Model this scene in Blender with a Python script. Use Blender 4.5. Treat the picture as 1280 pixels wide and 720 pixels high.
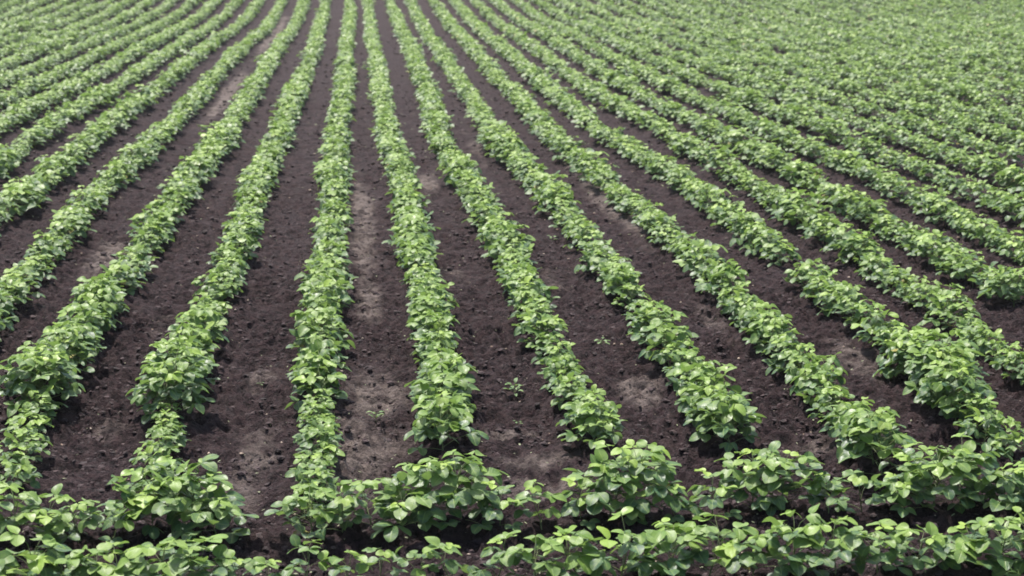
import bpy, math, random
import numpy as np

# ------------------------------------------------------------------ scene, camera, light
C = bpy.context.scene
for o in list(bpy.data.objects):
    bpy.data.objects.remove(o)
col = C.collection
R = math.radians
CAM_H, PITCH, YAW, FPX = 2.78, R(11.089), R(5.06), 2250.0

cam_d = bpy.data.cameras.new('camera')
cam_d.sensor_width = 36.0
cam_d.lens = 36.0 * FPX / 1280.0
cam_d.clip_end = 6000
cam_d.dof.use_dof = True
cam_d.dof.focus_distance = 10.0
cam_d.dof.aperture_fstop = 4.0
cam = bpy.data.objects.new('camera', cam_d)
cam.location = (0, 0, CAM_H)
cam.rotation_euler = (R(90) - PITCH, 0, -YAW)
col.objects.link(cam)
C.camera = cam

SUN_EL, SUN_AZ = R(67), R(-24)          # azimuth measured from +Y (away from the camera) towards +X
w = bpy.data.worlds.new('World'); C.world = w; w.use_nodes = True
nt = w.node_tree
bg = nt.nodes['Background']
sky = nt.nodes.new('ShaderNodeTexSky'); sky.sky_type = 'NISHITA'; sky.sun_disc = False
sky.sun_elevation = SUN_EL; sky.sun_rotation = SUN_AZ
sky.air_density = 1.0; sky.dust_density = 3.5; sky.ozone_density = 1.0
nt.links.new(sky.outputs[0], bg.inputs[0]); bg.inputs[1].default_value = 0.105
sd = bpy.data.lights.new('sun', 'SUN'); sd.energy = 3.4; sd.angle = R(2.0); sd.color = (1.0, 0.95, 0.88)
sun = bpy.data.objects.new('sun', sd); col.objects.link(sun)
sun.rotation_euler = (R(90) - SUN_EL, 0, math.pi - SUN_AZ)
sun.location = (0, 30, 40)
C.view_settings.view_transform = 'Standard'; C.view_settings.look = 'None'
C.view_settings.exposure = 1.02; C.view_settings.gamma = 1.0
C.view_settings.use_curve_mapping = False
C.cycles.max_bounces = 6; C.cycles.transmission_bounces = 4; C.cycles.diffuse_bounces = 3; C.cycles.glossy_bounces = 2
C.cycles.filter_width = 1.7

# ------------------------------------------------------------------ node helpers
def new_mat(name):
    m = bpy.data.materials.new(name); m.use_nodes = True
    m.node_tree.nodes.clear()
    return m, m.node_tree
def N(nt, t, **kw):
    n = nt.nodes.new(t)
    for k, v in kw.items(): setattr(n, k, v)
    return n
def mathn(nt, op, a, b=None, clamp=False):
    n = N(nt, 'ShaderNodeMath', operation=op, use_clamp=clamp)
    for i, v in enumerate((a, b)):
        if v is None: continue
        if isinstance(v, (int, float)): n.inputs[i].default_value = v
        else: nt.links.new(v, n.inputs[i])
    return n.outputs[0]
def mixc(nt, fac, a, b, blend='MIX'):
    n = N(nt, 'ShaderNodeMix', data_type='RGBA', blend_type=blend)
    for s, v in ((n.inputs[0], fac), (n.inputs[6], a), (n.inputs[7], b)):
        if isinstance(v, (int, float)): s.default_value = v
        elif isinstance(v, tuple): s.default_value = (*v, 1)
        else: nt.links.new(v, s)
    return n.outputs[2]
def ramp(nt, fac, lo, hi, a=0.0, b=1.0):
    n = N(nt, 'ShaderNodeMapRange', interpolation_type='SMOOTHSTEP')
    nt.links.new(fac, n.inputs[0])
    for i, v in zip((1, 2, 3, 4), (lo, hi, a, b)): n.inputs[i].default_value = v
    return n.outputs[0]

# ------------------------------------------------------------------ materials
def leaf_material(name, old, young, under):
    m, nt = new_mat(name)
    at = N(nt, 'ShaderNodeAttribute', attribute_name='leaf_info')       # r age, g tint, b across, alpha along
    sp = N(nt, 'ShaderNodeSeparateColor'); nt.links.new(at.outputs['Color'], sp.inputs[0])
    age, tint, across = sp.outputs[0], sp.outputs[1], sp.outputs[2]
    along = at.outputs['Alpha']
    tint = mathn(nt, 'MINIMUM', tint, 1.0)
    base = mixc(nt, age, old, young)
    hsv = N(nt, 'ShaderNodeHueSaturation')
    nt.links.new(base, hsv.inputs['Color'])
    nt.links.new(mathn(nt, 'MULTIPLY_ADD', tint, 0.05), hsv.inputs['Hue'])
    hsv.inputs['Hue'].default_value = 0.5
    h = N(nt, 'ShaderNodeMath', operation='MULTIPLY_ADD'); nt.links.new(tint, h.inputs[0]); h.inputs[1].default_value = 0.03; h.inputs[2].default_value = 0.485
    nt.links.new(h.outputs[0], hsv.inputs['Hue'])
    v = N(nt, 'ShaderNodeMath', operation='MULTIPLY_ADD'); nt.links.new(tint, v.inputs[0]); v.inputs[1].default_value = -0.45; v.inputs[2].default_value = 1.22
    nt.links.new(v.outputs[0], hsv.inputs['Value'])
    geo = N(nt, 'ShaderNodeNewGeometry'); raw_tint = sp.outputs[1]
    tc = N(nt, 'ShaderNodeTexCoord')
    nz = N(nt, 'ShaderNodeTexNoise'); nz.inputs['Scale'].default_value = 35; nz.inputs['Detail'].default_value = 2
    nt.links.new(tc.outputs['Object'], nz.inputs['Vector'])
    blotch = mixc(nt, ramp(nt, nz.outputs[0], 0.35, 0.7, 0.0, 0.35), hsv.outputs[0], young)
    blotch = mixc(nt, ramp(nt, raw_tint, 1.15, 1.4), blotch, (0.30, 0.25, 0.06))
    # midrib and side veins, paler
    rib = ramp(nt, across, 0.03, 0.12, 0.55, 0.0)
    ph = mathn(nt, 'SUBTRACT', along, mathn(nt, 'MULTIPLY', across, 0.22))
    sv = mathn(nt, 'SINE', mathn(nt, 'MULTIPLY', ph, 46.0))
    vein = ramp(nt, sv, 0.75, 1.0, 0.0, 0.22)
    veins = mathn(nt, 'MAXIMUM', rib, vein)
    top = mixc(nt, veins, blotch, mixc(nt, 0.5, young, (0.30, 0.38, 0.16)))
    bot = mixc(nt, 0.65, top, under)
    colr = mixc(nt, geo.outputs['Backfacing'], top, bot)
    bump = N(nt, 'ShaderNodeBump'); bump.inputs['Strength'].default_value = 0.55; bump.inputs['Distance'].default_value = 0.003
    hgt = mathn(nt, 'SUBTRACT', mathn(nt, 'MULTIPLY', nz.outputs[0], 0.9), mathn(nt, 'MULTIPLY', veins, 1.2))
    nt.links.new(hgt, bump.inputs['Height'])
    pr = N(nt, 'ShaderNodeBsdfPrincipled')
    nt.links.new(colr, pr.inputs['Base Color']); nt.links.new(bump.outputs[0], pr.inputs['Normal'])
    pr.inputs['Roughness'].default_value = 0.42
    nt.links.new(ramp(nt, nz.outputs[0], 0.3, 0.7, 0.40, 0.56), pr.inputs['Roughness'])
    pr.inputs['Specular IOR Level'].default_value = 0.5
    tr = N(nt, 'ShaderNodeBsdfTranslucent')
    nt.links.new(mixc(nt, 0.6, colr, (0.30, 0.50, 0.06)), tr.inputs['Color'])
    mx = N(nt, 'ShaderNodeMixShader'); mx.inputs[0].default_value = 0.26
    nt.links.new(pr.outputs[0], mx.inputs[1]); nt.links.new(tr.outputs[0], mx.inputs[2])
    out = N(nt, 'ShaderNodeOutputMaterial'); nt.links.new(mx.outputs[0], out.inputs[0])
    return m
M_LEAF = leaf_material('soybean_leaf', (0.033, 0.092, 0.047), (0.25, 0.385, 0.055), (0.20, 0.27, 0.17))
M_WEED = leaf_material('weed_leaf', (0.07, 0.14, 0.05), (0.16, 0.27, 0.09), (0.17, 0.23, 0.13))

def simple_mat(name, c1, c2, scale, rough, bumpd=0.0):
    m, nt = new_mat(name)
    tc = N(nt, 'ShaderNodeTexCoord')
    nz = N(nt, 'ShaderNodeTexNoise'); nz.inputs['Scale'].default_value = scale; nz.inputs['Detail'].default_value = 4
    nt.links.new(tc.outputs['Object'], nz.inputs['Vector'])
    pr = N(nt, 'ShaderNodeBsdfPrincipled'); pr.inputs['Roughness'].default_value = rough
    nt.links.new(mixc(nt, ramp(nt, nz.outputs[0], 0.35, 0.65), c1, c2), pr.inputs['Base Color'])
    if bumpd:
        b = N(nt, 'ShaderNodeBump'); b.inputs['Distance'].default_value = bumpd; b.inputs['Strength'].default_value = 1
        nt.links.new(nz.outputs[0], b.inputs['Height']); nt.links.new(b.outputs[0], pr.inputs['Normal'])
    out = N(nt, 'ShaderNodeOutputMaterial'); nt.links.new(pr.outputs[0], out.inputs[0])
    return m
M_STEM = simple_mat('soybean_stem', (0.10, 0.15, 0.05), (0.17, 0.20, 0.08), 30, 0.6)
M_CLOD = simple_mat('soil_clod', (0.012, 0.007, 0.008), (0.056, 0.035, 0.037), 30, 0.9, 0.006)
M_STONE = simple_mat('field_stone', (0.25, 0.17, 0.12), (0.38, 0.31, 0.25), 30, 0.8, 0.002)
M_LITTER = simple_mat('dry_leaf_litter', (0.13, 0.13, 0.08), (0.27, 0.30, 0.18), 20, 0.8)

# ------------------------------------------------------------------ noise (numpy)
def _hash(ix, iy, seed):
    h = (ix.astype(np.int64) * 374761393 + iy.astype(np.int64) * 668265263 + seed * 1442695041) & 0xFFFFFFFF
    h = ((h ^ (h >> 13)) * 1274126177) & 0xFFFFFFFF
    return ((h ^ (h >> 16)) & 0xFFFFFF) / float(0xFFFFFF)
def noise2(x, y, s, seed=0):
    x = np.asarray(x, float) / s; y = np.asarray(y, float) / s
    ix = np.floor(x); iy = np.floor(y); fx = x - ix; fy = y - iy
    fx = fx * fx * (3 - 2 * fx); fy = fy * fy * (3 - 2 * fy)
    a = _hash(ix, iy, seed); b = _hash(ix + 1, iy, seed); c = _hash(ix, iy + 1, seed); d = _hash(ix + 1, iy + 1, seed)
    return (a * (1 - fx) + b * fx) * (1 - fy) + (c * (1 - fx) + d * fx) * fy - 0.5

# ------------------------------------------------------------------ field layout
PITCH_ROW = 0.76
WY = [7.5, 9.2, 11, 15, 20, 24, 30, 35, 41, 47, 52, 60, 70]
WOB = {
 -4: [-.36,-.36,-.36,-.36,-.34,-.40,-.42,-.38,-.43,-.40,-.30,-.25,-.25],
 -3: [-.31,-.31,-.31,-.33,-.37,-.32,-.31,-.32,-.35,-.30,-.16,-.18,-.20],
 -2: [-.22,-.23,-.35,-.31,-.27,-.22,-.22,-.21,-.22,-.24,-.15,-.13,-.15],
 -1: [-.08,-.27,-.32,-.26,-.30,-.24,-.22,-.16,-.13,-.15,-.17,-.14,-.15],
  0: [-.22,-.22,-.25,-.22,-.22,-.22,-.17,-.12,-.14,-.11,-.07,-.02,-.08],
  1: [-.28,-.28,-.25,-.24,-.22,-.28,-.27,-.24,-.23,-.24,-.20,-.16,-.18],
  2: [-.24,-.24,-.27,-.20,-.28,-.38,-.24,-.20,-.14,-.11,-.10,-.10,-.10],
  3: [-.29,-.29,-.25,-.23,-.27,-.40,-.32,-.29,-.24,-.25,-.20,-.15,-.15],
  4: [-.33,-.33,-.26,-.20,-.28,-.38,-.30,-.28,-.20,-.11,-.10,-.06,-.05],
  5: [-.37,-.37,-.27,-.23,-.16,-.40,-.38,-.33,-.20,-.20,-.14,-.08,-.08],
  6: [-.45,-.45,-.41,-.26,-.22,-.30,-.40,-.38,-.22,-.18,-.12,-.08,-.08],
  7: [-.44,-.44,-.42,-.37,-.28,-.41,-.42,-.40,-.28,-.12,-.10,-.10,-.10],
}
def row_x(k, y):
    kk = min(7, max(-4, k))
    v = np.interp(y, WY, WOB[kk]) + PITCH_ROW * k
    if k < -4 or k > 7:
        v = v + 0.10 * noise2(np.full_like(np.asarray(y, float), k * 3.7), y, 9.0, 5)
    return v
CROSS = [8.12, 7.3]         # headland rows, planted across
def far_rise(y):
    t = np.clip(np.asarray(y, float) - 50, 0, None)
    a = np.minimum(t, 15)
    return 0.0013 * a * a + 0.036 * np.clip(t - 15, 0, 15)
def end_y(k):
    return {-3: 8.9, -2: 8.9, -1: 8.75, 0: 8.35, 1: 9.42, 2: 9.36, 3: 9.22, 4: 8.72, 5: 8.9}.get(k, 9.0)
def ridge(x, y):
    """low planted ridge under each row, shallow furrow between"""
    x = np.asarray(x, float); y = np.asarray(y, float)
    d = np.full(np.broadcast(x, y).shape, 9.0)
    for k in range(-26, 48):
        d = np.minimum(d, np.abs(x - row_x(k, y)))
    main = np.exp(-(d / 0.17) ** 2) * np.clip((y - 8.55) / 0.3, 0, 1)
    dc = np.full(d.shape, 9.0)
    for c in CROSS: dc = np.minimum(dc, np.abs(y - c))
    return 0.05 * np.maximum(main, np.exp(-(dc / 0.16) ** 2)) - 0.02
def ground_low(x, y):
    return far_rise(y) + ridge(x, y) + 0.05 * noise2(x, y, 3.1, 2) + 0.02 * noise2(x, y, 0.9, 3)

# ------------------------------------------------------------------ mesh helpers
def mesh_np(name, V, quads=None, tris=None, info=None, smooth=True, mats=()):
    me = bpy.data.meshes.new(name)
    nq = 0 if quads is None else len(quads); ntri = 0 if tris is None else len(tris)
    me.vertices.add(len(V)); me.vertices.foreach_set('co', np.asarray(V, np.float32).ravel())
    loops = []; starts = []; tot = 0
    if nq: loops.append(np.asarray(quads).ravel()); starts.append(np.arange(nq) * 4); tot = nq * 4
    if ntri: loops.append(np.asarray(tris).ravel()); starts.append(tot + np.arange(ntri) * 3)
    L = np.concatenate(loops).astype(np.int32); S = np.concatenate(starts).astype(np.int32)
    me.loops.add(len(L)); me.loops.foreach_set('vertex_index', L)
    me.polygons.add(nq + ntri); me.polygons.foreach_set('loop_start', S)
    me.polygons.foreach_set('use_smooth', np.full(nq + ntri, smooth, bool))
    if info is not None:
        a = me.attributes.new('leaf_info', 'FLOAT_COLOR', 'POINT')
        a.data.foreach_set('color', np.asarray(info, np.float32).ravel())
    me.update(calc_edges=True)
    for m in mats: me.materials.append(m)
    return me
def link(name, data, parent=None, **props):
    o = bpy.data.objects.new(name, data); col.objects.link(o)
    if parent: o.parent = parent
    for k, v in props.items(): o[k] = v
    return o

# ------------------------------------------------------------------ ground
def stretch(lo, f0, f1, hi, step, g_lo, g_hi, soft=None, g_soft=1.006):
    mid = list(np.arange(f0, f1, step)); a = []; s = step; p = f0
    while p > lo: s *= g_lo; p -= s; a.append(p)
    b = []; s = step; p = mid[-1]
    while p < hi: s *= (g_soft if soft and p < soft else g_hi); p += s; b.append(p)
    return np.array(a[::-1] + mid + b)
xs = stretch(-2500, -3.0, 5.5, 2500, 0.013, 1.022, 1.022)
ys = stretch(-60, 7.0, 13.0, 4500, 0.013, 1.03, 1.025, 34, 1.0034)
X, Y = np.meshgrid(xs, ys)
Z = ground_low(X, Y)
dx = np.gradient(xs)[None, :]; dy = np.gradient(ys)[:, None]
cell = np.maximum(dx, dy) + 0 * X
def surf_detail(X, Y, cell=None):
    Z = 0
    for s, a, sd_ in ((0.42, .022, 11), (0.17, .042, 12), (0.085, .050, 13), (0.045, .040, 14), (0.028, .020, 15)):
        n = noise2(X, Y, s, sd_)
        if s < 0.2: n = (0.42 - np.abs(n) * 2.1) * (0.45 + 1.1 * (noise2(X, Y, 0.5, sd_ + 20) + .5))   # lumpy, broken crumbs
        Z = Z + a * n * (1 if cell is None else np.clip((s / 1.6 - cell) / (s / 3), 0, 1))
    return Z
Z += surf_detail(X, Y, cell)
Z[Y > 200] = far_rise(200)
nx_, ny_ = len(xs), len(ys)
idx = np.arange(nx_ * ny_).reshape(ny_, nx_)
Q = np.stack([idx[:-1, :-1], idx[:-1, 1:], idx[1:, 1:], idx[1:, :-1]], -1).reshape(-1, 4)
# worn, dried crust: where the furrow floor is pale (x, y, half-width, half-length, strength)
CRUST = [(.08, 17.5, .12, 3.5, .8), (.10, 13.8, .10, 1.0, .7), (.10, 10.9, .22, .6, .8), (.0, 9.7, .25, .6, .7), (.0, 9.0, .22, .35, .6),
         (.95, 9.35, .22, .12, 1.0), (.85, 9.85, .2, .10, .8), (1.75, 10.7, .12, .35, 1.0), (1.0, 8.9, .3, .18, .5),
         (2.72, 18.9, .14, 2.0, 1.2), (2.72, 22.5, .12, 2.0, .9), (-.55, 9.6, .14, .5, .6), (-.62, 8.9, .16, .5, .6), (-.62, 11.3, .12, .3, .6),
         (-2.2, 15.8, .14, 1.0, .8), (-2.22, 33, .14, 5, .9), (-2.2, 52, .16, 8, 1.0), (-1.4, 12.9, .12, .6, .4), (.85, 20.5, .12, .8, .9), (1.65, 24, .12, 2.0, .4),
         (2.45, 9.3, .2, .2, .5), (3.3, 11.4, .14, .8, .45), (2.6, 12.6, .13, .8, .4), (.85, 14.8, .12, .5, .35), (1.6, 14.4, .12, .6, .4), (-1.45, 10.2, .14, .3, .45)]
cr = np.zeros_like(X)
for cx, cy, hw, hl, st in CRUST:
    sx = (xs > cx - 4 * hw) & (xs < cx + 4 * hw); sy = (ys > cy - 3 * hl) & (ys < cy + 3 * hl)
    g = np.ix_(sy, sx)
    cr[g] = np.maximum(cr[g], st * np.exp(-(((X[g] - cx) / hw) ** 2 + ((Y[g] - cy) / hl) ** 2)))
info = np.zeros((X.size, 4), np.float32); info[:, 0] = cr.ravel()
m, nt = new_mat('tilled_soil'); M_SOIL = m
tc = N(nt, 'ShaderNodeTexCoord')
def nzn(scale, detail=4, rough=.6, dist=0.0):
    n = N(nt, 'ShaderNodeTexNoise'); n.inputs['Scale'].default_value = scale; n.inputs['Detail'].default_value = detail
    n.inputs['Roughness'].default_value = rough; n.inputs['Distortion'].default_value = dist
    nt.links.new(tc.outputs['Object'], n.inputs['Vector']); return n.outputs[0]
fine = nzn(55, 6, .7); mid = nzn(9, 5, .65); big = nzn(1.3, 4, .55, .6); wide = nzn(.35, 2)
vor = N(nt, 'ShaderNodeTexVoronoi'); vor.inputs['Scale'].default_value = 48; nt.links.new(tc.outputs['Object'], vor.inputs['Vector'])
dark, midc, pale = (0.0065, 0.0032, 0.0045), (0.042, 0.0245, 0.0285), (0.25, 0.205, 0.185)
clump = nzn(22, 5, .7)
c = mixc(nt, ramp(nt, clump, .40, .60), dark, midc)
c = mixc(nt, ramp(nt, mid, .44, .66, 0, .55), c, (0.072, 0.046, 0.047))
c = mixc(nt, ramp(nt, fine, .46, .66, 0, .6), c, (0.066, 0.042, 0.044))
# dry pale crust in the worn middles of some furrows
ca_ = N(nt, 'ShaderNodeAttribute', attribute_name='leaf_info'); cs_ = N(nt, 'ShaderNodeSeparateColor'); nt.links.new(ca_.outputs['Color'], cs_.inputs[0])
area = mathn(nt, 'ADD', mathn(nt, 'MULTIPLY', cs_.outputs[0], .50), mathn(nt, 'MULTIPLY', big, .5))
crust = mathn(nt, 'MULTIPLY', ramp(nt, area, .30, .58), ramp(nt, mid, .36, .62, .2, 1.0))
c = mixc(nt, mathn(nt, 'MULTIPLY', crust, .8), c, pale)
fleck = mathn(nt, 'MULTIPLY', ramp(nt, vor.outputs['Distance'], .13, .05), ramp(nt, fine, .52, .62))
c = mixc(nt, mathn(nt, 'MULTIPLY', fleck, .35), c, pale)
pr = N(nt, 'ShaderNodeBsdfPrincipled'); nt.links.new(c, pr.inputs['Base Color'])
pr.inputs['Roughness'].default_value = .93; pr.inputs['Specular IOR Level'].default_value = .25
b = N(nt, 'ShaderNodeBump'); b.inputs['Distance'].default_value = .075; b.inputs['Strength'].default_value = 1.0
nt.links.new(mathn(nt, 'ADD', mathn(nt, 'MULTIPLY', fine, .5), mathn(nt, 'ADD', mathn(nt, 'MULTIPLY', mid, .7), mathn(nt, 'MULTIPLY', clump, .8))), b.inputs['Height']); nt.links.new(b.outputs[0], pr.inputs['Normal'])
out = N(nt, 'ShaderNodeOutputMaterial'); nt.links.new(pr.outputs[0], out.inputs[0])
link('ground', mesh_np('ground', np.stack([X, Y, Z], -1).reshape(-1, 3), quads=Q, info=info, mats=[m]), kind='structure')
def ground_z(x, y): return ground_low(x, y) + 0.008

# ------------------------------------------------------------------ leaflets
def leaflet_template(na, nl):
    """grid across x along; local axes: x across, y along, z up; unit length, unit width"""
    t = np.linspace(-1, 1, na); s = np.linspace(0, 1, nl)
    T, S = np.meshgrid(t, s)
    wv = np.sin(np.pi * np.clip(S, .0, 1) ** 0.90) ** 0.48
    wv[0] = 0.14; wv[-1] = 0.20
    i = np.arange(na * nl).reshape(nl, na)
    q = np.stack([i[:-1, :-1], i[:-1, 1:], i[1:, 1:], i[1:, :-1]], -1).reshape(-1, 4)
    return T.ravel(), S.ravel(), (wv * T).ravel(), q
TPL = {0: leaflet_template(5, 8), 1: leaflet_template(3, 6), 2: leaflet_template(3, 4)}

def build_leaflets(lf, lod):
    """lf: rows of pos(3), fwd(3), up(3), L, W, fold, droop, age, tint, phase"""
    T, S, WX, q = TPL[lod]
    a = np.array(lf, float)
    P, F, U = a[:, 0:3], a[:, 3:6], a[:, 6:9]
    Rt = np.cross(F, U); Rt /= np.linalg.norm(Rt, axis=1)[:, None]
    U = np.cross(Rt, F)
    L, W, fold, droop, age, tint, ph = a[:, 9:16].T
    x = WX[None, :] * W[:, None] * .5
    ydir = S[None, :] * L[:, None]
    z = fold[:, None] * np.abs(x) - droop[:, None] * L[:, None] * S[None, :] ** 2
    if lod < 2:
        z += .055 * L[:, None] * np.sin(5 * S[None, :] + ph[:, None] + 2.2 * T[None, :]) * (np.abs(T)[None, :] * .8 + .2)
    V = P[:, None] + x[..., None] * Rt[:, None] + ydir[..., None] * F[:, None] + z[..., None] * U[:, None]
    n = len(a); nv = len(T)
    Qd = (q[None] + (np.arange(n) * nv)[:, None, None]).reshape(-1, 4)
    inf = np.empty((n, nv, 4)); inf[..., 0] = age[:, None]; inf[..., 1] = tint[:, None]
    inf[..., 2] = np.abs(T)[None]; inf[..., 3] = S[None]
    return V.reshape(-1, 3), Qd, inf.reshape(-1, 4)

def tube(path, r0, r1, ns=5):
    path = np.array(path, float); n = len(path)
    V = []; Qd = []
    tg = np.gradient(path, axis=0)
    for i in range(n):
        t = tg[i] / (np.linalg.norm(tg[i]) + 1e-9)
        ref = np.array([1, 0, 0]) if abs(t[0]) < .8 else np.array([0, 1, 0])
        u = np.cross(t, ref); u /= np.linalg.norm(u); v = np.cross(t, u)
        r = r0 + (r1 - r0) * i / (n - 1)
        for j in range(ns):
            an = 2 * math.pi * j / ns
            V.append(path[i] + r * (math.cos(an) * u + math.sin(an) * v))
    for i in range(n - 1):
        for j in range(ns):
            a, b_ = i * ns + j, i * ns + (j + 1) % ns
            Qd.append((a, b_, b_ + ns, a + ns))
    return np.array(V), np.array(Qd)

def plant_data(seed, height=.30, spread=.17, n_leaves=17, leaf=.088, sparse=False):
    """returns leaflets, stem paths of one soybean plant"""
    r = random.Random(seed)
    lf, paths = [], []
    lean = np.array([r.uniform(-.07, .07), r.uniform(-.07, .07), 0])
    stem = [np.array([0, 0, -.03]), np.array([0, 0, .05]) + lean * .2, lean * .6 + np.array([0, 0, height * .45]), lean + np.array([0, 0, height * .78])]
    paths.append((stem, .0045, .0025))
    az = r.uniform(0, 6.28)
    for i in range(n_leaves):
        u = i / (n_leaves - 1)
        # node height up the stem, petioles fan outward; upper ones more upright
        hz = height * (.08 + .70 * u ** .9)
        az += 2.4 + r.uniform(-.5, .5)
        reach = spread * (1.05 - .62 * u ** 1.6) * r.uniform(.65, 1.15)
        end_z = height * (.22 + .80 * u ** .75) * r.uniform(.88, 1.10) + r.uniform(-.01, .02)
        if u > .75 and r.random() < .35: end_z += .03
        base = lean * (hz / height) + np.array([0, 0, hz])
        d = np.array([math.cos(az), math.sin(az), 0])
        end = base * np.array([1, 1, 0]) + d * reach + np.array([0, 0, end_z])
        mid = (base + end) / 2 + np.array([0, 0, .25 * abs(end_z - hz) * .4]) - d * .01
        paths.append(([base, mid, end], .0018, .0013))
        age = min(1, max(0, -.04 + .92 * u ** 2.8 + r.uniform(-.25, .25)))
        if r.random() < .10: age = min(1, age + .45)
        Lf = leaf * (1.08 - .38 * max(0, u - .8) / .2) * r.uniform(.78, 1.15)
        tilt = r.uniform(-.12, .42) * (1 - .3 * u)        # radians below horizontal, outward
        tint0 = r.random()
        for j, da in enumerate((0, 1.25, -1.25)):
            aa = az + da + r.uniform(-.25, .25)
            dd = np.array([math.cos(aa), math.sin(aa), 0])
            tl = tilt + r.uniform(-.2, .25)
            if r.random() < .12: tl -= r.uniform(.4, 1.0)     # flipped up
            f = dd * math.cos(tl) - np.array([0, 0, math.sin(tl)])
            side = np.array([-dd[1], dd[0], 0]); roll = r.gauss(0, .24)
            up = np.cross(side, f) * -1
            if up[2] < 0: up = -up
            up = up * math.cos(roll) + side * math.sin(roll)
            start = end + (d * .018 if j == 0 else dd * .004)
            lf.append([*start, *f, *up, Lf * (1.0 if j == 0 else .92), Lf * r.uniform(.72, .88),
                       r.uniform(.0, .35), r.uniform(.05, .32), age, (1.5 if (u < .5 and r.random() < .008) else min(1, max(0, tint0 * .6 + r.random() * .4))), r.uniform(0, 6.28)])
    return lf, paths

def plant_meshes(name, seed, lod, **kw):
    lf, paths = plant_data(seed, **kw)
    V, Qd, inf = build_leaflets(lf, lod)
    SV, SQ, o = [], [], 0
    for p, r0, r1 in paths:
        v, q = tube(p, r0, r1, 5 if lod == 0 else 3)
        SV.append(v); SQ.append(q + o); o += len(v)
    return (V, Qd, inf), (np.concatenate(SV), np.concatenate(SQ))

# ------------------------------------------------------------------ planting list
rng = random.Random(7)
plants = []                 # x, y, size, row key, kind ('normal','bushy','small')
def near_scale(k, y):
    return 1.0 + .22 * float(noise2(k * 13.1 + 4.0, y, .62, 31)) * 2 * .5 + .10 * float(noise2(k * 7.7, y, 2.3, 32)) * 2
SPECIAL = {   # bushy and stunted stretches seen in the photograph: row -> (from, to, size)
 -2: [(8.8, 10.25, .76), (10.25, 11.2, 1.52)],
 -1: [(8.7, 9.95, .70), (9.95, 10.05, .62), (10.05, 10.95, 1.6)],
  0: [(8.3, 10.25, .74), (10.3, 10.85, 1.15)],
  1: [(9.4, 10.9, 1.16)],
  2: [(9.3, 9.85, .98), (9.85, 11.5, .92)],
  3: [(9.2, 10.2, 1.22)],
  4: [(8.7, 9.5, 1.2), (9.5, 10.0, .85)],
  5: [(8.8, 9.55, .85), (9.55, 10.6, 1.5)],
}
for k in range(-24, 46):
    y = end_y(k)
    while y < 82:
        # keep to the wedge the view can reach, with a wide margin for a step aside
        x = float(row_x(k, y))
        lim_l, lim_r = -.34 * y - 1.5, .44 * y + 1.5
        if y < 14: lim_l, lim_r = -.24 * y - 1.0, .42 * y + .8
        if lim_l < x < lim_r:
            s = near_scale(k, y); s = max(.62, s * (1 + .62 * float(noise2(k * 5.3 + 1, y, .36, 33))))
            for a, b_, v in SPECIAL.get(k, ()):
                if a <= y < b_: s = v * rng.uniform(.92, 1.06)
            if rng.random() > (.07 if k < 6 or y < 18 else .16) or y < 10.5:
                plants.append([x + rng.gauss(0, .022), y, s * rng.uniform(.9, 1.08), k])
        y += rng.uniform(.125, .20)
# headland rows, drilled across: x, size along first row
H1 = [(-1.78, 1.0), (-1.62, 1.0), (-1.46, .92), (-1.30, .9), (-1.14, .8), (-.98, 1.35), (-.80, 1.4), (-.88, 1.2), (-.66, .9), (-.22, .9), (-.08, .8), (.06, .9), (.20, .95),
      (.35, 1.35), (.49, 1.42), (.66, .72), (.86, .75), (1.05, .7), (1.19, 1.4), (1.31, 1.45), (1.50, .75), (1.68, .8),
      (1.90, 1.3), (2.04, 1.35), (2.24, .75), (2.42, .8), (2.60, .9), (2.78, 1.35), (2.94, 1.35), (3.10, .95), (3.28, 1.0)]
for x, s in H1: plants.append([x, CROSS[0] + rng.uniform(-.04, .05) + (.10 if s > 1.1 else 0), s, 'h1'])
x = -2.0
while x < 3.6:
    s = min(1.08, 1.0 + .35 * float(noise2(x, 0, .5, 77)))
    s *= .92
    if -.62 < x < -.36: s *= .62
    elif x < -.62: s = max(1.0, s)
    elif x < .35 and x > -.35: s *= .82
    plants.append([x, CROSS[1] + rng.uniform(-.04, .04), s, 'h2'])
    x += rng.uniform(.13, .17) if x < .3 else rng.uniform(.16, .21)
def girth(y): return .82 + .10 * min(1, max(0, (y - 13) / 22))       # canopy a little wider up the field
def visible_rank(p):
    # distance, nearest first; those well outside the picture go last
    x, y = p[0], p[1]
    px = FPX * math.tan(math.atan2(x, y) - YAW) + 640
    out = (px < -60 or px > 1340)
    return (1 if out else 0, math.hypot(x, y))
plants.sort(key=visible_rank)
near, rest = plants[:298], plants[298:]

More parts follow.
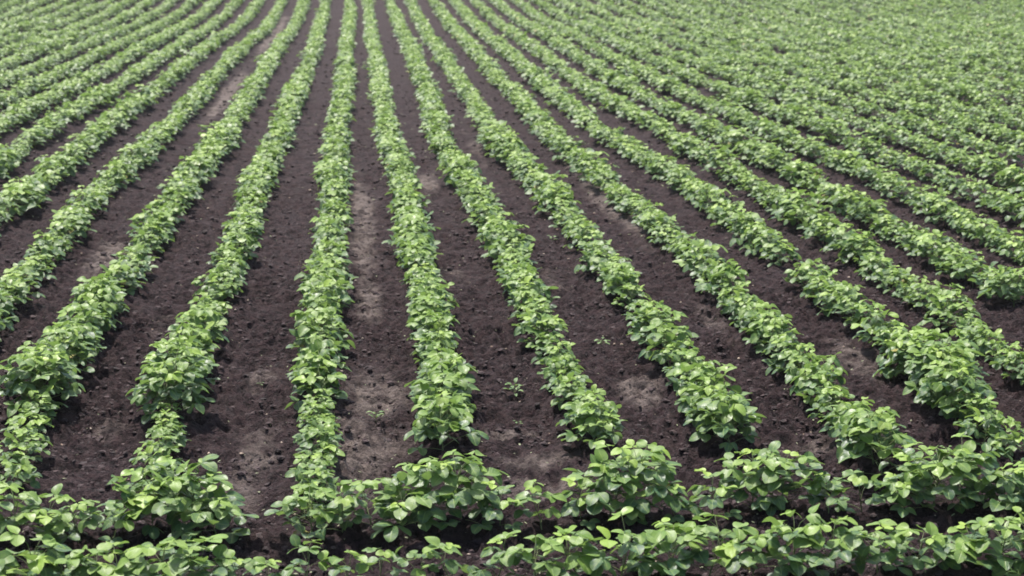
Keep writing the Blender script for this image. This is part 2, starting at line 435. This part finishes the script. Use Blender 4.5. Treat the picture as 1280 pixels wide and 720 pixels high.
# ------------------------------------------------------------------ individual plants
PROTO, THIN, BUSHY = [], [], []
for i in range(8):
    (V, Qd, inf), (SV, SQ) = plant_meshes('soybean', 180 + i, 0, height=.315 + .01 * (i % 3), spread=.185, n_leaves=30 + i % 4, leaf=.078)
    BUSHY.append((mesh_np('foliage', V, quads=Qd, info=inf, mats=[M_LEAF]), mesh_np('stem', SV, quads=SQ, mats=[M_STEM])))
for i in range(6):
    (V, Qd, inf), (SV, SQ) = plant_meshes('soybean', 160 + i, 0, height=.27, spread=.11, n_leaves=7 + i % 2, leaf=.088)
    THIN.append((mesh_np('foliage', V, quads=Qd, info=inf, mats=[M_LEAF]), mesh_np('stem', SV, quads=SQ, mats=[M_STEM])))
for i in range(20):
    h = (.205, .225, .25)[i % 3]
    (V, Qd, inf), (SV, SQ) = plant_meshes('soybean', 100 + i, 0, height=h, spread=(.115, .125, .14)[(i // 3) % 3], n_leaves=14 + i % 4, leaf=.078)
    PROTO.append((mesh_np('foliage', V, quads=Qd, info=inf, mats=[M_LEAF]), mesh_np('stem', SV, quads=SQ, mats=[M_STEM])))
ORD = ['first', 'second', 'third', 'fourth', 'fifth', 'sixth', 'seventh', 'eighth', 'ninth', 'tenth', 'eleventh', 'twelfth', 'thirteenth', 'fourteenth', 'fifteenth',
       'sixteenth', 'seventeenth', 'eighteenth', 'nineteenth', 'twentieth']
def ordn(n):
    if n < 20: return ORD[n]
    t = {20: 'twenty', 30: 'thirty', 40: 'forty', 50: 'fifty', 60: 'sixty'}
    n += 1; a, b_ = n // 10 * 10, n % 10
    if b_ == 0: return t[a][:-1] + 'ieth' if a > 20 else 'twentieth'
    return t[a] + '-' + ORD[b_ - 1]
near_rows = {}
for p in near: near_rows.setdefault(p[3], []).append(p)
for k, l in near_rows.items():
    l.sort(key=lambda p: p[0] if isinstance(k, str) else p[1])
made = 0
for k, l in near_rows.items():
    for n, p in enumerate(l):
        x, y, s, _ = p
        o = link('soybean_plant', None)
        o.empty_display_size = .1
        o.location = (x, y, float(ground_z(x, y)))
        o.rotation_euler = (rng.uniform(-.08, .08), rng.uniform(-.08, .08), rng.uniform(0, 6.28))
        bushy = s > 1.27; s0 = s
        if bushy: s = s / 1.42
        g = 1.0 if isinstance(k, str) else girth(y) * (1.04 if s > 1.2 else 1)
        o.scale = (s * g * rng.uniform(.95, 1.05), s * g * rng.uniform(.95, 1.05), s * .92 * rng.uniform(.94, 1.08))
        look = 'big bushy' if s0 > 1.27 else 'small sparse' if s < .84 else 'leafy green'
        if k == 'h1': lab = f'{look} soybean plant, {ordn(n)} from left in the upper crosswise row'
        elif k == 'h2': lab = f'{look} soybean plant, {ordn(n)} from left in the crosswise row along the bottom edge'
        else:
            lab = (f'{look} soybean plant, {ordn(n)} up the row that meets the left edge halfway' if k < -2 else
                   f'{look} soybean plant, {ordn(n)} from the near end of the {ordn(k + 2)} long row from left')
        o['label'] = lab; o['category'] = 'soybean plant'; o['group'] = 'soybean plants in the planted rows'
        fm, sm = rng.choice(BUSHY if bushy else THIN if (isinstance(k, str) and s < .86) else PROTO)
        link('foliage', fm, o); link('stem', sm, o)
        made += 1

# ------------------------------------------------------------------ the rest of the field: one mesh of many plants
def bank(lod, n, seed, **kw):
    out = []
    for i in range(n):
        f, s = plant_meshes('b', seed + i, lod, height=.205 + .015 * (i % 4), spread=.118 + .010 * (i % 3), **kw)
        out.append((f, s))
    return out
B1 = bank(1, 14, 300, n_leaves=14, leaf=.078)
B2 = bank(2, 14, 400, n_leaves=12, leaf=.086)
B3 = bank(2, 14, 500, n_leaves=10, leaf=.092)
Vs, Qs, Is, off = [], [], [], 0
SVs, SQs, soff = [], [], 0
nr = np.random.RandomState(3)
rest_a = np.array([[p[0], p[1], p[2]] for p in rest])
gz = ground_z(rest_a[:, 0], rest_a[:, 1])
for (x, y, s), z in zip(rest_a, gz):
    d = math.hypot(x, y)
    lod = 1 if d < 24 else 2 if d < 42 else 3
    bk = (B1, B2, B3)[lod - 1]
    (V, Qd, inf), (SV, SQ) = bk[nr.randint(len(bk))]
    a = nr.uniform(0, 6.28); ca, sa = math.cos(a), math.sin(a)
    gg = girth(y); Rm = np.array([[ca * gg, sa * gg, 0], [-sa * gg, ca * gg, 0], [0, 0, (.90 if y < 22 else .84) * nr.uniform(.88, 1.10)]]) * s
    Vs.append((V @ Rm + (x, y, z)).astype(np.float32)); Qs.append((Qd + off).astype(np.int32))
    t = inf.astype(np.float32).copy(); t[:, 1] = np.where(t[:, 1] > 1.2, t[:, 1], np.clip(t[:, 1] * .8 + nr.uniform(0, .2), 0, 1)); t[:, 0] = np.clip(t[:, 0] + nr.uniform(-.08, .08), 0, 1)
    Is.append(t); off += len(V)
    if lod < 3:
        SVs.append((SV @ Rm + (x, y, z)).astype(np.float32)); SQs.append((SQ + soff).astype(np.int32)); soff += len(SV)
V = np.concatenate(Vs); Qd = np.concatenate(Qs); I = np.concatenate(Is)
SV = np.concatenate(SVs); SQ = np.concatenate(SQs)
nleaf = len(V)
I = np.concatenate([I, np.zeros((len(SV), 4), np.float32)])
V = np.concatenate([V, SV]); SQ = SQ + nleaf
nq1 = len(Qd)
me = mesh_np('distant_soybean_rows', V, quads=np.concatenate([Qd, SQ]), info=I, mats=[M_LEAF, M_STEM])
mi = np.zeros(nq1 + len(SQ), np.int32); mi[nq1:] = 1
me.polygons.foreach_set('material_index', mi)
link('soybean_crop', me, kind='stuff', label='green soybean crop filling the field beyond the nearest plants in converging rows', category='crop')
print('plants', len(near), len(rest), 'faces', len(mi))

# ------------------------------------------------------------------ clods, stones and litter on the soil
def ico():
    t = (1 + 5 ** .5) / 2
    v = np.array([(-1, t, 0), (1, t, 0), (-1, -t, 0), (1, -t, 0), (0, -1, t), (0, 1, t), (0, -1, -t), (0, 1, -t), (t, 0, -1), (t, 0, 1), (-t, 0, -1), (-t, 0, 1)]) / 1.9
    f = [(0,11,5),(0,5,1),(0,1,7),(0,7,10),(0,10,11),(1,5,9),(5,11,4),(11,10,2),(10,7,6),(7,1,8),(3,9,4),(3,4,2),(3,2,6),(3,6,8),(3,8,9),(4,9,5),(2,4,11),(6,2,10),(8,6,7),(9,8,1)]
    # one subdivision
    v = list(map(tuple, v)); cache = {}; nf = []
    def mid(a, b_):
        key = (min(a, b_), max(a, b_))
        if key not in cache:
            p = (np.array(v[a]) + np.array(v[b_])) / 2; p = p / np.linalg.norm(p); v.append(tuple(p)); cache[key] = len(v) - 1
        return cache[key]
    for a, b_, c_ in f:
        x, y, z = mid(a, b_), mid(b_, c_), mid(c_, a)
        nf += [(a, x, z), (b_, y, x), (c_, z, y), (x, y, z)]
    return np.array(v), np.array(nf)
IV, IF = ico()
IV0, IF0 = IV[:12] / np.linalg.norm(IV[:12], axis=1)[:, None], np.array([(0,11,5),(0,5,1),(0,1,7),(0,7,10),(0,10,11),(1,5,9),(5,11,4),(11,10,2),(10,7,6),(7,1,8),(3,9,4),(3,4,2),(3,2,6),(3,6,8),(3,8,9),(4,9,5),(2,4,11),(6,2,10),(8,6,7),(9,8,1)])
def scatter(n, smin, smax, power, seed, ymin=6.9, ymax=24, flat=.75, sink=.2, fine=False):
    r = np.random.RandomState(seed)
    bv, bf = (IV, IF) if fine else (IV0, IF0)
    y = ymin * (ymax / ymin) ** r.rand(n)
    x = (-.24 + .66 * r.rand(n)) * y
    keep = (noise2(x, y, .33, 41) + .6 * noise2(x, y, .12, 42) + r.uniform(-.35, .35, n)) > -.12      # crumbs gather in drifts
    x, y = x[keep], y[keep]; n = len(x)
    z = ground_low(x, y)
    s = smin + (smax - smin) * r.rand(n) ** power
    s = s * np.clip(y / 10, 1, 3) ** .45
    v = bv[None] * (1 + r.uniform(-.33, .33, (n, len(bv), 1))) * (s[:, None] * r.uniform(.7, 1.3, (n, 3)) * (1, 1, flat))[:, None]
    a = r.uniform(0, 6.28, n); ca, sa = np.cos(a)[:, None], np.sin(a)[:, None]
    vx = v[..., 0] * ca - v[..., 1] * sa + x[:, None]; vy = v[..., 0] * sa + v[..., 1] * ca + y[:, None]
    vz = v[..., 2] + (z + s * sink + surf_detail(x, y))[:, None]
    f = (bf[None] + (np.arange(n) * len(bv))[:, None, None]).reshape(-1, 3)
    return np.stack([vx, vy, vz], -1).reshape(-1, 3), f
v, f = scatter(120000, .0028, .024, 4.4, 5, ymax=55, flat=.55, sink=-.1)
link('soil_clods', mesh_np('soil_clods', v, tris=f, smooth=False, mats=[M_CLOD]), kind='stuff', label='crumbly dark soil clods strewn over the furrows', category='soil clods')
v, f = scatter(1300, .0025, .010, 2.0, 6, fine=True)
link('pebbles', mesh_np('pebbles', v, tris=f, smooth=True, mats=[M_STONE]), kind='stuff', label='tiny pale pebbles scattered on the dark soil', category='pebbles')
# dry leaf scraps
r = np.random.RandomState(9); lf = []
for i in range(3200):
    y = 7 * (50 / 7) ** r.rand(); x = (-.22 + .6 * r.rand()) * y; z = float(ground_low(np.array(x), np.array(y))) + .016
    a = r.uniform(0, 6.28); L = r.uniform(.008, .026) * min(1.7, max(1, y / 14))
    lf.append([x, y, z, math.cos(a), math.sin(a), r.uniform(-.3, .3), r.uniform(-.4, .4), r.uniform(-.4, .4), 1, L, L * r.uniform(.25, .6), .3, .2, .5, .5, 0])
v, q, inf = build_leaflets(lf, 2)
link('plant_litter', mesh_np('plant_litter', v, quads=q, info=inf, mats=[M_LITTER]), kind='stuff', label='dry scraps of leaf and stalk littering the soil', category='plant litter')

# ------------------------------------------------------------------ small weeds in the furrows
def weed(x, y, size, seed, label, upright=False, n=7):
    rr = random.Random(seed); lf = []; paths = [([np.array([0, 0, -.01]), np.array([0, 0, size * .5]), np.array([.003, 0, size * (1.0 if upright else .6)])], .002, .001)]
    az = rr.uniform(0, 6)
    for i in range(n):
        u = i / max(1, n - 1); az += 2.4
        d = np.array([math.cos(az), math.sin(az), 0]); tl = rr.uniform(.1, .7) * (1 if upright else .4)
        f = d * math.cos(tl) + np.array([0, 0, math.sin(tl)]); up = -d * math.sin(tl) + np.array([0, 0, math.cos(tl)])
        h = size * (.25 + (.7 if upright else .35) * u); b0 = np.array([0, 0, h]); e = b0 + f * size * .35
        paths.append(([b0, (b0 + e) / 2, e], .001, .0008))
        lf.append([*e, *f, *up, size * .55 * rr.uniform(.8, 1.2), size * .34, .3, .25, rr.uniform(.4, 1), rr.random(), rr.uniform(0, 6)])
    o = link('weed', None); o.empty_display_size = .03
    o.location = (x, y, float(ground_z(x, y)) - .004); o['label'] = label; o['category'] = 'weed'; o['group'] = 'small weeds in the bare furrows'
    V, Qd, inf = build_leaflets(lf, 1)
    link('foliage', mesh_np('weed_foliage', V, quads=Qd, info=inf, mats=[M_WEED]), o)
    SV, SQ, off = [], [], 0
    for p, a, b_ in paths:
        v_, q_ = tube(p, a, b_, 4); SV.append(v_); SQ.append(q_ + off); off += len(v_)
    link('stem', mesh_np('weed_stem', np.concatenate(SV), quads=np.concatenate(SQ), mats=[M_STEM]), o)
for x, y, sz, n, up, lab in (
    (.97, 10.79, .075, 11, True, 'tall pale weed seedling in the bare furrow between the fourth and fifth long rows'),
    (.106, 10.26, .060, 9, True, 'spreading weed on pale crusted soil between the third and fourth long rows'),
    (1.698, 12.11, .070, 8, False, 'flat pale weed rosette in the furrow between the fifth and sixth long rows'),
    (-.003, 9.01, .045, 6, False, 'low weed rosette between the third long row and the crosswise row'),
    (.927, 10.10, .035, 5, False, 'tiny weed nearer the viewer than the tall pale seedling'),
    (3.211, 9.26, .050, 7, False, 'low weed by the bushy clump at the end of the eighth long row'),
    (2.083, 9.06, .040, 5, True, 'small upright weed beyond the crosswise row right of centre'),
    (-1.513, 10.44, .030, 4, False, 'tiny weed between the first two long rows at left'),
    (1.826, 16.41, .060, 6, True, 'thin weed far up the furrow right of the fifth long row'),
    (.164, 8.68, .035, 5, True, 'little upright weed just beyond the upper crosswise row left of centre'),
    (-.613, 11.17, .028, 4, False, 'tiny weed between the second and third long rows'),
):
    weed(x, y, sz, int(x * 100 + y * 10), lab, up, n)


# ------------------------------------------------------------------ thin summer haze over the whole field
me = bpy.data.meshes.new('haze')
x0, x1, y0, y1, z0, z1 = -3000, 3000, -200, 5200, -1.5, 6.0
me.from_pydata([(x0,y0,z0),(x1,y0,z0),(x1,y1,z0),(x0,y1,z0),(x0,y0,z1),(x1,y0,z1),(x1,y1,z1),(x0,y1,z1)], [],
               [(0,3,2,1),(4,5,6,7),(0,1,5,4),(1,2,6,5),(2,3,7,6),(3,0,4,7)])
hm, nt = new_mat('haze_air')
pv = N(nt, 'ShaderNodeVolumePrincipled'); pv.inputs['Density'].default_value = 0.0005; pv.inputs['Color'].default_value = (.93, .94, .93, 1)
pv.inputs['Anisotropy'].default_value = 0.2
out = N(nt, 'ShaderNodeOutputMaterial'); nt.links.new(pv.outputs[0], out.inputs['Volume'])
me.materials.append(hm)
link('haze', me, kind='stuff', label='thin pale haze softening the far end of the field', category='haze')
